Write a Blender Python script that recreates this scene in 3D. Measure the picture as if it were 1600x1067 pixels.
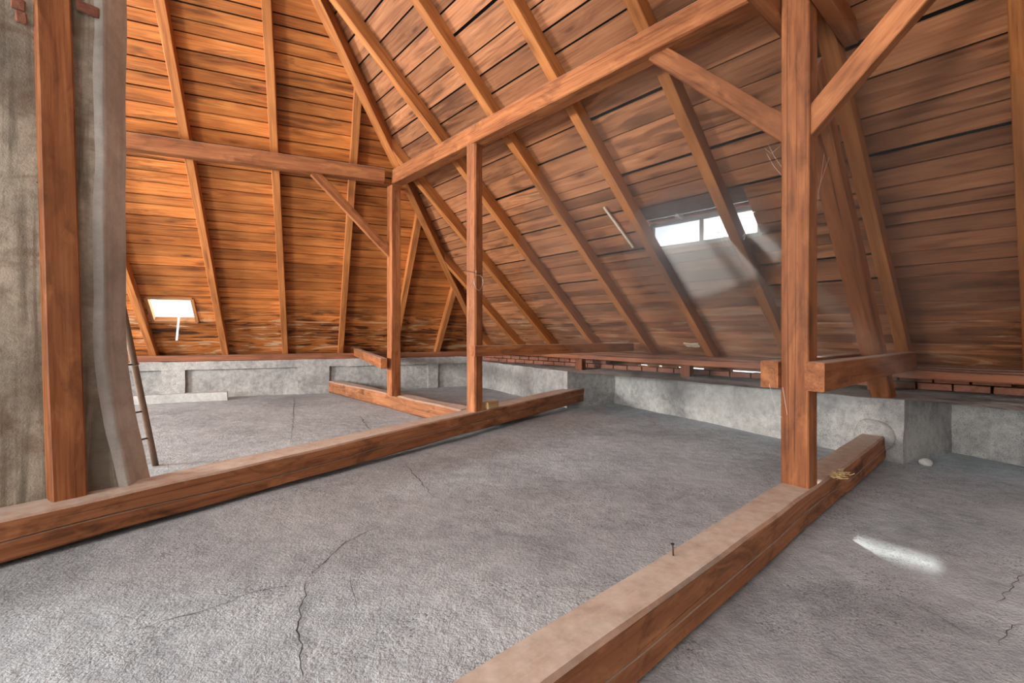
import bpy, bmesh, math, random
from mathutils import Vector, Matrix, noise

random.seed(7)
for o in list(bpy.data.objects):
    bpy.data.objects.remove(o, do_unlink=True)
scene = bpy.context.scene
COL = scene.collection
V = Vector
Z = V((0, 0, 1))

# ------------------------------------------------------------------ camera
CAMH = 1.10
cam = bpy.data.cameras.new('camera')
cam.sensor_width = 36.0
cam.lens = 36.0 * 725.0 / 1600.0
cam.shift_y = -8.5 / 1600.0
cam.clip_start = 0.02
cam.clip_end = 200
camo = bpy.data.objects.new('camera', cam)
camo.location = (0, 0, CAMH)
camo.rotation_euler = (math.radians(90), 0, 0)
COL.objects.link(camo)
scene.camera = camo

# ------------------------------------------------------------------ world, sun, lights, exposure
world = bpy.data.worlds.new('sky')
scene.world = world
world.use_nodes = True
wn = world.node_tree
wn.nodes['Background'].inputs[0].default_value = (0.93, 0.96, 1.0, 1)
wn.nodes['Background'].inputs[1].default_value = 2.3

SUN_YAW, SUN_EL = math.radians(-1), math.radians(37)
SUN_DIR = V((math.sin(SUN_YAW) * math.cos(SUN_EL), math.cos(SUN_YAW) * math.cos(SUN_EL), math.sin(SUN_EL)))
sun = bpy.data.lights.new('sun_offscreen', 'SUN')
sun.energy = 22.0
sun.angle = math.radians(2.2)
sun.color = (1.0, 0.95, 0.86)
suno = bpy.data.objects.new('sun_offscreen', sun)
suno.rotation_euler = SUN_DIR.to_track_quat('Z', 'Y').to_euler()
suno.location = SUN_DIR * 30
COL.objects.link(suno)

def window_daylight(name, loc, target, sx, sy, power, color=(1, 1, 1)):
    l = bpy.data.lights.new(name, 'AREA')
    l.shape = 'RECTANGLE'; l.size = sx; l.size_y = sy
    l.energy = power; l.color = color
    o = bpy.data.objects.new(name, l)
    o.location = loc
    o.rotation_euler = (V(loc) - V(target)).to_track_quat('Z', 'Y').to_euler()
    COL.objects.link(o)
    return o
# daylight entering low in the opposite slope, behind the viewer and to the left (both lie in that slope's plane)
window_daylight('window_back_offscreen', (-6.1, -3.5, 1.9), (2.4, 5.0, 1.3), 1.4, 1.2, 430, (1.0, 0.97, 0.92))
window_daylight('window_left_offscreen', (-9.9, 1.2, 2.1), (0.5, 6.2, 1.2), 1.6, 1.1, 900, (1.0, 0.98, 0.95))

vs = scene.view_settings
vs.view_transform = 'Standard'
vs.look = 'None'
vs.exposure = 0.25
vs.gamma = 1.0
vs.use_curve_mapping = False

# ------------------------------------------------------------------ frames of the two roof slopes
A0 = V((-1.70, 6.65, 3.30))                     # inner lower corner where both purlins meet
AX = V((0.65341, -0.75683, -0.01628)).normalized()   # along the long purlin, towards the viewer
AH = V((AX.x, AX.y, 0)).normalized()
BH = V((-AH.y, AH.x, 0))                        # outwards on the dormer slope
TH_R = math.radians(41)
UP_R = (-BH * math.cos(TH_R) + Z * math.sin(TH_R)).normalized()
N_R = (BH * math.sin(TH_R) + Z * math.cos(TH_R)).normalized()
O_R = A0 + BH * .18 + Z * .20
def RP(a, s, n=0.0):
    return O_R + AX * a + UP_R * s + N_R * n

DH = V((-0.91675, -0.39945, 0)).normalized()    # along the short purlin
CH = V((DH.y, -DH.x, 0))
if CH.y < 0: CH = -CH                           # outwards on the hip slope
TH_L = math.radians(43)
UP_L = (-CH * math.cos(TH_L) + Z * math.sin(TH_L)).normalized()
N_L = (CH * math.sin(TH_L) + Z * math.cos(TH_L)).normalized()
O_L = A0 + CH * .18 + Z * .20
def LP(d, s, n=0.0):
    return O_L + DH * d + UP_L * s + N_L * n

NB = 0.14                                       # board plane above the rafter undersides
def hip_a(s, n):                                # a on the right slope where it meets the left slope
    p = RP(0, s, n); k = N_L.dot(p - (O_L + N_L * n)); return -k / N_L.dot(AX)
def hip_d(s, n):
    p = LP(0, s, n); k = N_R.dot(p - (O_R + N_R * n)); return -k / N_R.dot(DH)

# ------------------------------------------------------------------ materials
def newmat(name):
    m = bpy.data.materials.new(name); m.use_nodes = True
    nt = m.node_tree
    for n in list(nt.nodes): nt.nodes.remove(n)
    out = nt.nodes.new('ShaderNodeOutputMaterial')
    b = nt.nodes.new('ShaderNodeBsdfPrincipled')
    nt.links.new(b.outputs[0], out.inputs[0])
    return m, nt, b, out
def N(nt, t, **kw):
    n = nt.nodes.new(t)
    for k, v in kw.items():
        if k == 'op': n.operation = v
        else: setattr(n, k, v)
    return n
def L(nt, a, b): nt.links.new(a, b)
def setin(nt, sock, v):
    if hasattr(v, 'is_linked') or isinstance(v, bpy.types.NodeSocket): L(nt, v, sock)
    else: sock.default_value = v
def math_(nt, op, a, b=None, clamp=False):
    n = N(nt, 'ShaderNodeMath', op=op); n.use_clamp = clamp
    setin(nt, n.inputs[0], a)
    if b is not None: setin(nt, n.inputs[1], b)
    return n.outputs[0]
def vmath(nt, op, a, b=None):
    n = N(nt, 'ShaderNodeVectorMath', op=op)
    setin(nt, n.inputs[0], a)
    if b is not None: setin(nt, n.inputs[1], b)
    return n.outputs[0]
def mix(nt, fac, a, b, mode='MIX'):
    n = N(nt, 'ShaderNodeMix'); n.data_type = 'RGBA'; n.blend_type = mode
    setin(nt, n.inputs[0], fac); setin(nt, n.inputs[6], a); setin(nt, n.inputs[7], b)
    return n.outputs[2]
def ramp(nt, fac, stops):
    n = N(nt, 'ShaderNodeValToRGB')
    el = n.color_ramp.elements
    while len(el) < len(stops): el.new(0.5)
    for e, (p, c) in zip(el, stops):
        e.position = p
        e.color = (c, c, c, 1) if isinstance(c, (int, float)) else (c[0], c[1], c[2], 1)
    L(nt, fac, n.inputs[0])
    return n.outputs[0]
def noise_(nt, vec, scale, detail=4, rough=.55, dist=0):
    n = N(nt, 'ShaderNodeTexNoise')
    L(nt, vec, n.inputs['Vector'])
    n.inputs['Scale'].default_value = scale; n.inputs['Detail'].default_value = detail
    n.inputs['Roughness'].default_value = rough; n.inputs['Distortion'].default_value = dist
    return n.outputs[0]
def rgb(c): return (c[0], c[1], c[2], 1)

def wood(name, light, mid, dark, dust=0.0, stain=0.0, wet=0.0, knots=1.0, bump=.25, check=0.0, dustcol=(.56, .47, .39), var=.35, grime=0.0):
    m, nt, b, out = newmat(name)
    tc = N(nt, 'ShaderNodeTexCoord'); oi = N(nt, 'ShaderNodeObjectInfo'); geo = N(nt, 'ShaderNodeNewGeometry')
    rnd = oi.outputs['Random']
    off = N(nt, 'ShaderNodeCombineXYZ')
    L(nt, math_(nt, 'MULTIPLY', rnd, 37.0), off.inputs[0]); L(nt, math_(nt, 'MULTIPLY', rnd, 91.0), off.inputs[1]); L(nt, math_(nt, 'MULTIPLY', rnd, 53.0), off.inputs[2])
    p = vmath(nt, 'ADD', tc.outputs['Object'], off.outputs[0])
    # knots
    pk = vmath(nt, 'MULTIPLY', p, (1.5, 5.5, 5.5))
    vo = N(nt, 'ShaderNodeTexVoronoi'); L(nt, pk, vo.inputs['Vector']); vo.inputs['Scale'].default_value = 1.0
    kd = vo.outputs['Distance']
    knot = ramp(nt, kd, [(0.05, 1.0), (0.13, 0.35), (0.30, 0.0)])
    swirl = math_(nt, 'MULTIPLY', ramp(nt, kd, [(0.0, 1.0), (0.5, 0.0)]), .9 * knots)
    # grain: streaks along local x
    g1 = vmath(nt, 'MULTIPLY', p, (.9, 15.0, 15.0))
    sw = N(nt, 'ShaderNodeCombineXYZ'); L(nt, swirl, sw.inputs[1]); L(nt, swirl, sw.inputs[2])
    g1 = vmath(nt, 'ADD', g1, sw.outputs[0])
    n1 = noise_(nt, g1, 1.0, 5, .6, .6)
    g2 = vmath(nt, 'MULTIPLY', p, (2.5, 70.0, 70.0))
    n2 = noise_(nt, g2, 1.0, 3, .5)
    n3 = noise_(nt, vmath(nt, 'MULTIPLY', p, (.7, 2.2, 2.2)), 1.0, 3, .55)
    gg = math_(nt, 'ADD', math_(nt, 'MULTIPLY', n1, .62), math_(nt, 'MULTIPLY', n2, .38))
    col = ramp(nt, gg, [(0.32, dark), (0.47, mid), (0.66, light)])
    col = mix(nt, math_(nt, 'MULTIPLY', ramp(nt, n3, [(0.42, 0.0), (0.62, 1.0)]), .45), col, rgb([c * .55 for c in mid]))
    # each piece a little lighter or darker
    vv = math_(nt, 'ADD', math_(nt, 'MULTIPLY', rnd, var * 2), 1.0 - var)
    cv = N(nt, 'ShaderNodeCombineXYZ')
    for i in range(3): L(nt, vv, cv.inputs[i])
    col = mix(nt, 1.0, col, cv.outputs[0], 'MULTIPLY')
    if knots:
        col = mix(nt, math_(nt, 'MULTIPLY', knot, .8 * knots), col, rgb((dark[0] * .45, dark[1] * .4, dark[2] * .4)))
    if check:
        ck = noise_(nt, vmath(nt, 'MULTIPLY', p, (.05, 9.0, 9.0)), 1.0, 1, .4, .1)
        cd = math_(nt, 'ABSOLUTE', math_(nt, 'SUBTRACT', ck, .5))
        crack = ramp(nt, cd, [(0.0, 1.0), (0.003, .9), (0.007, 0.0)])
        cm = ramp(nt, noise_(nt, vmath(nt, 'MULTIPLY', p, (1.0, 3.0, 3.0)), 1.0, 1), [(0.48, 0.0), (0.56, 1.0)])
        crack = math_(nt, 'MULTIPLY', crack, cm)
        col = mix(nt, math_(nt, 'MULTIPLY', crack, check), col, (.012, .007, .005, 1))
    wp = geo.outputs['Position']
    if grime:
        gn = noise_(nt, vmath(nt, 'MULTIPLY', p, (2.6, 7.0, 7.0)), 1.0, 5, .65, .8)
        col = mix(nt, math_(nt, 'MULTIPLY', ramp(nt, gn, [(0.50, 0.0), (0.66, 1.0)]), grime), col, rgb([c * .45 for c in dark]))
        gp = noise_(nt, vmath(nt, 'ADD', vmath(nt, 'MULTIPLY', p, (3.4, 9.0, 9.0)), (5, 2, 8)), 1.0, 4, .6, .6)
        col = mix(nt, math_(nt, 'MULTIPLY', ramp(nt, gp, [(0.56, 0.0), (0.70, 1.0)]), grime * .6), col, rgb([min(1, c * 1.35) for c in light]))
    if stain:
        s1 = noise_(nt, vmath(nt, 'ADD', vmath(nt, 'MULTIPLY', p, (.9, 7.0, 7.0)), (3.1, 8.7, 1.3)), 1.0, 4, .6, 1.2)
        s2 = noise_(nt, wp, 1.1, 3, .5)
        sm = math_(nt, 'MULTIPLY', ramp(nt, s1, [(0.50, 0.0), (0.60, 1.0)]), ramp(nt, s2, [(0.42, 0.0), (0.58, 1.0)]))
        col = mix(nt, math_(nt, 'MULTIPLY', sm, stain), col, (.020, .010, .007, 1))
    if wet:
        sx = N(nt, 'ShaderNodeSeparateXYZ'); L(nt, wp, sx.inputs[0])
        wn_ = noise_(nt, vmath(nt, 'MULTIPLY', p, (1.2, 6.0, 6.0)), 1.0, 5, .6, 1.5)
        zone = ramp(nt, math_(nt, 'MULTIPLY', sx.outputs[2], .4), [(0.56, 1.0), (0.70, 0.0)])
        rot = math_(nt, 'MULTIPLY', ramp(nt, wn_, [(0.40, 1.0), (0.46, 0.0)]), zone)
        pale = ramp(nt, wn_, [(0.56, 0.0), (0.62, 1.0)])
        lw2 = ramp(nt, math_(nt, 'MULTIPLY', sx.outputs[2], .4), [(0.52, 1.0), (0.66, 0.0)])
        col = mix(nt, math_(nt, 'MULTIPLY', math_(nt, 'MULTIPLY', pale, lw2), .8 * wet), col, (.58, .43, .27, 1))
        col = mix(nt, math_(nt, 'MULTIPLY', rot, .8 * wet), col, (.018, .011, .009, 1))
    if dust:
        nz = N(nt, 'ShaderNodeSeparateXYZ'); L(nt, geo.outputs['Normal'], nz.inputs[0])
        dn = noise_(nt, wp, 9.0, 5, .65)
        dm = math_(nt, 'MULTIPLY', ramp(nt, nz.outputs[2], [(0.55, 0.0), (0.85, 1.0)]), ramp(nt, dn, [(0.25, .55), (0.6, 1.0)]))
        dc = mix(nt, noise_(nt, wp, 24.0, 4, .6), rgb([c * .7 for c in dustcol]), rgb([min(1, c * 1.25) for c in dustcol]))
        col = mix(nt, math_(nt, 'MULTIPLY', dm, dust), col, dc)
    L(nt, col, b.inputs['Base Color'])
    b.inputs['Roughness'].default_value = .62
    b.inputs['Specular IOR Level'].default_value = .25
    bp = N(nt, 'ShaderNodeBump'); bp.inputs['Strength'].default_value = bump; bp.inputs['Distance'].default_value = .01
    L(nt, gg, bp.inputs['Height']); L(nt, bp.outputs[0], b.inputs['Normal'])
    return m

def concrete(name, c_lo, c_hi, scale=1.0, speck=.5, soot=0.0, bump=.35, soot_lo=.52, streak=0.0, brown=0.0):
    m, nt, b, out = newmat(name)
    geo = N(nt, 'ShaderNodeNewGeometry'); wp = geo.outputs['Position']
    n1 = noise_(nt, wp, .9 * scale, 5, .6, .3)
    n2 = noise_(nt, wp, 9 * scale, 6, .7)
    n3 = noise_(nt, wp, 60 * scale, 3, .6)
    n4 = noise_(nt, wp, 140 * scale, 2, .6)
    nn = math_(nt, 'ADD', math_(nt, 'MULTIPLY', n1, .5), math_(nt, 'MULTIPLY', n2, .5))
    col = ramp(nt, nn, [(0.38, c_lo), (0.60, c_hi)])
    pm = ramp(nt, noise_(nt, vmath(nt, 'ADD', wp, (7.7, 2.2, 0)), 2.3 * scale, 3, .6), [(0.40, .15), (0.60, 1.0)])
    pit = math_(nt, 'MAXIMUM', ramp(nt, n3, [(0.33, 1.0), (0.41, 0.0)]), ramp(nt, n4, [(0.34, .9), (0.42, 0.0)]))
    pit = math_(nt, 'MULTIPLY', pit, pm)
    col = mix(nt, math_(nt, 'MULTIPLY', pit, speck), col, rgb([c * .30 for c in c_lo]))
    hi = math_(nt, 'MULTIPLY', ramp(nt, n4, [(0.57, 0.0), (0.68, 1.0)]), pm)
    col = mix(nt, math_(nt, 'MULTIPLY', hi, speck * .6), col, rgb([min(1, c * 1.4) for c in c_hi]))
    if streak:
        sv = noise_(nt, vmath(nt, 'MULTIPLY', wp, (14, 14, .7)), 1.0, 4, .55, .4)
        col = mix(nt, math_(nt, 'MULTIPLY', ramp(nt, sv, [(0.46, 0.0), (0.62, 1.0)]), streak), col, rgb((c_lo[0] * .42, c_lo[1] * .40, c_lo[2] * .38)))
    if brown:
        bv = noise_(nt, vmath(nt, 'MULTIPLY', wp, (2.2, 2.2, 3.6)), 1.0, 5, .6, .8)
        col = mix(nt, math_(nt, 'MULTIPLY', ramp(nt, bv, [(0.52, 0.0), (0.66, 1.0)]), brown), col, (.20, .12, .075, 1))
    if soot:
        s1 = noise_(nt, vmath(nt, 'ADD', wp, (4.3, 1.7, 0)), .8, 4, .55, .4)
        col = mix(nt, math_(nt, 'MULTIPLY', ramp(nt, s1, [(soot_lo, 0.0), (soot_lo + .16, 1.0)]), soot), col, rgb([c * .33 for c in c_lo]))
    L(nt, col, b.inputs['Base Color'])
    b.inputs['Roughness'].default_value = .9
    b.inputs['Specular IOR Level'].default_value = .15
    hh = math_(nt, 'ADD', math_(nt, 'MULTIPLY', n2, .9), math_(nt, 'ADD', math_(nt, 'MULTIPLY', n3, .35), math_(nt, 'MULTIPLY', n4, .15)))
    bp = N(nt, 'ShaderNodeBump'); bp.inputs['Strength'].default_value = bump; bp.inputs['Distance'].default_value = .03
    L(nt, hh, bp.inputs['Height']); L(nt, bp.outputs[0], b.inputs['Normal'])
    return m

def plain(name, col, rough=.6, metal=0.0):
    m, nt, b, out = newmat(name)
    geo = N(nt, 'ShaderNodeNewGeometry')
    n1 = noise_(nt, geo.outputs['Position'], 30, 4, .6)
    c = mix(nt, n1, rgb([x * .7 for x in col]), rgb([min(1, x * 1.25) for x in col]))
    L(nt, c, b.inputs['Base Color'])
    b.inputs['Roughness'].default_value = rough; b.inputs['Metallic'].default_value = metal
    return m

M = {}
M['board_l'] = wood('wood_board_hip_slope', (.66, .255, .070), (.46, .145, .034), (.20, .056, .016), stain=.5, wet=1.0, bump=.2, var=.24)
M['board_r'] = wood('wood_board_dormer_slope', (.50, .225, .105), (.35, .138, .060), (.17, .062, .030), stain=.5, wet=.45, bump=.2, var=.26)  # less saturated brown than the hip-slope boards
M['rafter'] = wood('wood_rafter', (.58, .235, .075), (.42, .148, .042), (.22, .070, .022), dust=.7, knots=.7, check=.5, var=.15)
M['timber'] = wood('wood_timber', (.48, .190, .072), (.33, .112, .040), (.16, .050, .020), dust=.85, knots=.6, check=.6, var=.15, grime=.45)
M['beam'] = wood('wood_tie_beam', (.47, .205, .090), (.32, .122, .050), (.13, .046, .021), dust=.95, knots=.6, check=.8, var=.10, grime=.7)
M['paleblock'] = wood('wood_pale_offcut', (.66, .47, .24), (.52, .34, .16), (.30, .17, .07), knots=.5, var=.05)
M['plate'] = wood('wood_wall_plate', (.38, .150, .072), (.26, .092, .044), (.12, .042, .024), dust=.75, stain=.5, knots=.6, check=.6, var=.15, dustcol=(.26, .20, .16))
M['floor'] = concrete('concrete_floor', (.295, .325, .345), (.49, .53, .55), 1.0, .9, .35, .6, .54)
M['wall'] = concrete('concrete_knee_wall', (.25, .245, .24), (.52, .50, .47), 1.5, .8, .5, .7)
M['plaster'] = concrete('chimney_plaster', (.27, .235, .18), (.60, .53, .42), 1.6, .35, .5, .3, .50, streak=.75, brown=.7)
M['plaster_side'] = concrete('chimney_smooth_render', (.48, .44, .38), (.66, .63, .57), 1.2, .2, .45, .12, .50, streak=.22, brown=.2)
M['slab'] = concrete('cast_concrete_bar', (.36, .355, .34), (.55, .54, .51), 2.0, .4, .2)
M['brick'] = concrete('red_brick', (.22, .085, .055), (.38, .17, .11), 2.5, .3, .5)
M['crack'] = plain('crack_dark', (.035, .034, .033), .95)
M['dark'] = plain('roof_underlay', (.015, .012, .010), .9)
M['pipe'] = plain('rusty_pipe', (.20, .13, .09), .6, .35)
M['iron'] = plain('dark_iron', (.05, .04, .035), .5, .6)
M['wire'] = plain('galvanised_wire', (.42, .40, .36), .45, .7)
M['frame'] = plain('weathered_window_frame', (.30, .25, .20), .7)
M['skyframe'] = wood('wood_skylight_frame', (.52, .25, .10), (.40, .17, .06), (.24, .09, .03), knots=.2, var=.05)
M['stay'] = plain('pale_metal_stay', (.62, .68, .82), .45, .2)
M['web'] = plain('cobweb_silk', (.82, .80, .76), .8)
M['pale'] = plain('pale_splintered_wood', (.72, .60, .45), .8)
M['straw'] = plain('yellow_wood_splinters', (.62, .47, .22), .85)
cm, cnt, cb, cout = newmat('clear_glass')
tp = N(cnt, 'ShaderNodeBsdfTransparent'); gl = N(cnt, 'ShaderNodeBsdfGlossy'); gl.inputs['Roughness'].default_value = .05
m2 = N(cnt, 'ShaderNodeMixShader'); m2.inputs[0].default_value = .06
L(cnt, tp.outputs[0], m2.inputs[1]); L(cnt, gl.outputs[0], m2.inputs[2]); L(cnt, m2.outputs[0], cout.inputs[0])
M['clear'] = cm

# ------------------------------------------------------------------ object helpers
def tag(o, label=None, cat=None, group=None, kind=None):
    if label: o['label'] = label
    if cat: o['category'] = cat
    if group: o['group'] = group
    if kind: o['kind'] = kind
    return o
def link(name, bm, mat, parent=None, matrix=None, smooth=False):
    bmesh.ops.recalc_face_normals(bm, faces=bm.faces)
    me = bpy.data.meshes.new(name); bm.to_mesh(me); bm.free()
    if smooth:
        for p in me.polygons: p.use_smooth = True
    me.materials.append(M[mat])
    o = bpy.data.objects.new(name, me); COL.objects.link(o)
    if matrix is not None: o.matrix_world = matrix
    if parent is not None:
        o.parent = parent
        o.matrix_parent_inverse = parent.matrix_world.inverted()
    return o
def empty(name, loc):
    o = bpy.data.objects.new(name, None); COL.objects.link(o); o.location = loc
    o.empty_display_size = .1
    o.matrix_world = Matrix.Translation(V(loc))
    return o
def frame_from(p0, xdir, up):
    x = xdir.normalized(); y = up.cross(x)
    if y.length < 1e-5: y = V((0, 1, 0)).cross(x)
    y.normalize(); z = x.cross(y)
    m = Matrix((x, y, z)).transposed().to_4x4(); m.translation = p0
    return m
def timber_bm(Ln, w, h, ch=.007, jit=.003, seg=.3, notch=None, seed=0, bow=0.0, taper=1.0):
    """notch: (side, zfrac, depth) a lengthwise drying crack in a side face (+1: +y, -1: -y)"""
    bm = bmesh.new()
    n = max(2, int(Ln / seg))
    hw, hh = w / 2, h / 2
    sec = [(-hw + ch, -hh), (hw - ch, -hh), (hw, -hh + ch), (hw, hh - ch), (hw - ch, hh), (-hw + ch, hh), (-hw, hh - ch), (-hw, -hh + ch)]
    nt_i = None
    if notch:
        sd, zf, dp = notch[:3]
        z0 = zf * hh; t = .004
        trip = [(sd * hw, z0 - t), (sd * (hw - dp), z0), (sd * hw, z0 + t)]
        if sd > 0: sec = sec[:3] + trip + sec[3:]; nt_i = (3, 4, 5)
        else:
            sec = sec[:7] + trip[::-1] + sec[7:]; nt_i = (7, 8, 9)
    rings = []
    rs = seed * 3.17
    for i in range(n + 1):
        x = Ln * i / n; ring = []
        fx = (x / Ln)
        by = bow * math.sin(math.pi * fx)
        wz = 0
        if notch: wz = .35 * hh * notch[3] * (noise.noise(V((x * .7, rs, 1.1)))) if len(notch) > 3 else 0
        tp_ = 1 + (taper - 1) * fx
        for k, (y, z) in enumerate(sec):
            q = V((x * 1.7 + rs, y * 6, z * 6 + k * .05))
            dy = jit * noise.noise(q); dz = jit * noise.noise(q + V((9, 4, 2)))
            if nt_i and k in nt_i: z = z + wz
            ring.append(bm.verts.new((x, y * tp_ + dy + by, z * tp_ + dz)))
        rings.append(ring)
    m = len(sec)
    for i in range(n):
        for k in range(m):
            bm.faces.new((rings[i][k], rings[i][(k + 1) % m], rings[i + 1][(k + 1) % m], rings[i + 1][k]))
    bm.faces.new(rings[0][::-1]); bm.faces.new(rings[-1])
    return bm
SEED = [0]
def timber(name, p0, p1, w, h, mat='timber', up=Z, parent=None, label=None, cat=None, group=None, **kw):
    p0, p1 = V(p0), V(p1); d = p1 - p0
    SEED[0] += 1
    bm = timber_bm(d.length, w, h, seed=SEED[0], **kw)
    o = link(name, bm, mat, parent, frame_from(p0, d, V(up)))
    return tag(o, label, cat, group)
def box_bm(c, sx, sy, sz):
    bm = bmesh.new(); bmesh.ops.create_cube(bm, size=1)
    bmesh.ops.scale(bm, vec=(sx, sy, sz), verts=bm.verts); bmesh.ops.translate(bm, vec=V(c), verts=bm.verts)
    return bm
def obox(name, mat, p, xd, up, lx, ly, lz, parent=None, bev=0.0, jit=0.0):
    """box centred at p, x axis along xd"""
    bm = box_bm((0, 0, 0), lx, ly, lz)
    if bev: bmesh.ops.bevel(bm, geom=bm.edges[:], offset=bev, segments=1, affect='EDGES')
    if jit:
        for v in bm.verts: v.co += V((random.uniform(-jit, jit), random.uniform(-jit, jit), random.uniform(-jit, jit)))
    return link(name, bm, mat, parent, frame_from(V(p), V(xd), V(up)))
def prism_bm(pts, z0, z1):
    bm = bmesh.new()
    lo = [bm.verts.new((p[0], p[1], z0)) for p in pts]; hi = [bm.verts.new((p[0], p[1], z1)) for p in pts]
    n = len(pts)
    for i in range(n): bm.faces.new((lo[i], lo[(i + 1) % n], hi[(i + 1) % n], hi[i]))
    bm.faces.new(lo[::-1]); bm.faces.new(hi)
    return bm
def slice_bm(bm, step, axes=(0, 1, 2)):
    for ax in axes:
        lo = min(v.co[ax] for v in bm.verts); hi = max(v.co[ax] for v in bm.verts)
        st = step[ax] if isinstance(step, (tuple, list)) else step
        k = lo + st
        nrm = V((0, 0, 0)); nrm[ax] = 1
        while k < hi - st * .3:
            pt = V((0, 0, 0)); pt[ax] = k
            bmesh.ops.bisect_plane(bm, geom=bm.verts[:] + bm.edges[:] + bm.faces[:], plane_co=pt, plane_no=nrm)
            k += st
def rough_bm(bm, amp, scale, off=0):
    for v in bm.verts:
        q = v.co * scale + V((off, off * .7, off * .3))
        v.co += V((noise.noise(q), noise.noise(q + V((13, 5, 2))), noise.noise(q + V((3, 21, 8))))) * amp
def tube_bm(pts, r, sides=6):
    bm = bmesh.new(); rings = []
    for i, p in enumerate(pts):
        p = V(p)
        t = (V(pts[min(i + 1, len(pts) - 1)]) - V(pts[max(i - 1, 0)])).normalized()
        u = t.cross(Z if abs(t.z) < .9 else V((1, 0, 0))).normalized(); w = t.cross(u)
        rr = r[i] if isinstance(r, (list, tuple)) else r
        rings.append([bm.verts.new(p + (u * math.cos(2 * math.pi * k / sides) + w * math.sin(2 * math.pi * k / sides)) * rr) for k in range(sides)])
    for a, b in zip(rings, rings[1:]):
        for k in range(sides): bm.faces.new((a[k], a[(k + 1) % sides], b[(k + 1) % sides], b[k]))
    bm.faces.new(rings[0][::-1]); bm.faces.new(rings[-1])
    return bm
# a pixel of the photograph to a point on a horizontal plane
def onz(u, v, z):
    d = V(((u - 800.) / 725., 1., -(v - 525.) / 725.)); return V((0, 0, CAMH)) + d * ((z - CAMH) / d.z)
def at_depth(u, v, y):
    return V(((u - 800.) / 725. * y, y, CAMH - (v - 525.) / 725. * y))

FZ = -0.015
# ================================================================== FLOOR
bm = bmesh.new()
nx, ny = 120, 105
x0, x1, y0, y1 = -9.0, 6.0, -2.0, 11.2
vs_ = [[bm.verts.new((x0 + (x1 - x0) * i / nx, y0 + (y1 - y0) * j / ny, 0)) for j in range(ny + 1)] for i in range(nx + 1)]
for i in range(nx):
    for j in range(ny): bm.faces.new((vs_[i][j], vs_[i + 1][j], vs_[i + 1][j + 1], vs_[i][j + 1]))
def floor_z(x, y):
    return FZ + .012 * noise.noise(V((x * .9, y * .9, .3))) + .005 * noise.noise(V((x * 3.1, y * 3.1, 2.3)))
for v in bm.verts: v.co.z = floor_z(v.co.x, v.co.y)
floor = link('floor', bm, 'floor', smooth=True)
tag(floor, kind='structure', label='rough grey concrete attic floor with fine cracks')
# cracks
def crack(pts, w):
    P = [onz(u, v, FZ) for u, v in pts]
    fine = []
    for a, b in zip(P, P[1:]):
        k = max(2, int((b - a).length / .03))
        for i in range(k): fine.append(a.lerp(b, i / k))
    fine.append(P[-1])
    bm = bmesh.new(); prev = None; n = len(fine)
    for i, p in enumerate(fine):
        t = (fine[min(i + 1, n - 1)] - fine[max(i - 1, 0)]).normalized(); s = V((-t.y, t.x, 0))
        q = p + s * (.016 * noise.noise(p * 11) + .012 * noise.noise(p * 31))
        ww = w * (.35 + .9 * abs(noise.noise(p * 17))) * min(1, 4 * min(i, n - 1 - i) / n + .15)
        cur = []
        for e in (-1, 1):
            r = q + s * ww * e * .5; cur.append(bm.verts.new((r.x, r.y, floor_z(r.x, r.y) + .0035)))
        if prev: bm.faces.new((prev[0], prev[1], cur[1], cur[0]))
        prev = cur
    return link('crack', bm, 'crack', floor)
for pts, w in [([(472, 1066), (470, 1010), (465, 965), (475, 930), (480, 905)], .009), ([(480, 905), (520, 865), (535, 850), (600, 818)], .007),
               ([(470, 912), (400, 923), (330, 950), (200, 985)], .007), ([(545, 898), (552, 930), (560, 955)], .004),
               ([(632, 722), (650, 745), (668, 766), (680, 778)], .009), ([(460, 600 + 20), (458, 660), (455, 690)], .012), ([(562, 650), (575, 668), (583, 675)], .012),
               ([(1600, 895), (1575, 925), (1555, 945)], .005), ([(1600, 975), (1575, 988), (1562, 1010)], .005), ([(1385, 925), (1450, 955), (1540, 1010)], .003)]:
    crack(pts, w)

# ================================================================== KNEE WALLS
# hip-slope wall: recessed face, proud ledge and proud piers
WL0 = V((-3.81, 9.06, 0))                     # point on the front face
def WL(d, o, z): return WL0 + DH * d + CH * o + Z * z   # d to the left, o outwards
wall_left = None
def wbox(d0, d1, o0, o1, z0, z1, name, mat='wall', parent=None, step=.16, amp=.012):
    pts = [WL(d0, o0, 0), WL(d1, o0, 0), WL(d1, o1, 0), WL(d0, o1, 0)]
    bm = prism_bm(pts, z0, z1); slice_bm(bm, (step, step, .09)); rough_bm(bm, amp, 5.0, d0)
    return link(name, bm, mat, parent)
wall_left = wbox(-3.6, 6.2, .07, .50, -.05, .64, 'wall_left')
tag(wall_left, kind='structure', label='low grey concrete knee wall under the hip slope')
wbox(-3.6, 6.2, -.005, .12, .50, .645, 'ledge', parent=wall_left)
for d0, d1 in ((2.15, 2.49), (-.23, .34), (-2.42, -2.20), (4.0, 4.3)):
    wbox(d0, d1, .005, .12, -.05, .52, 'pier', parent=wall_left)
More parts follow.
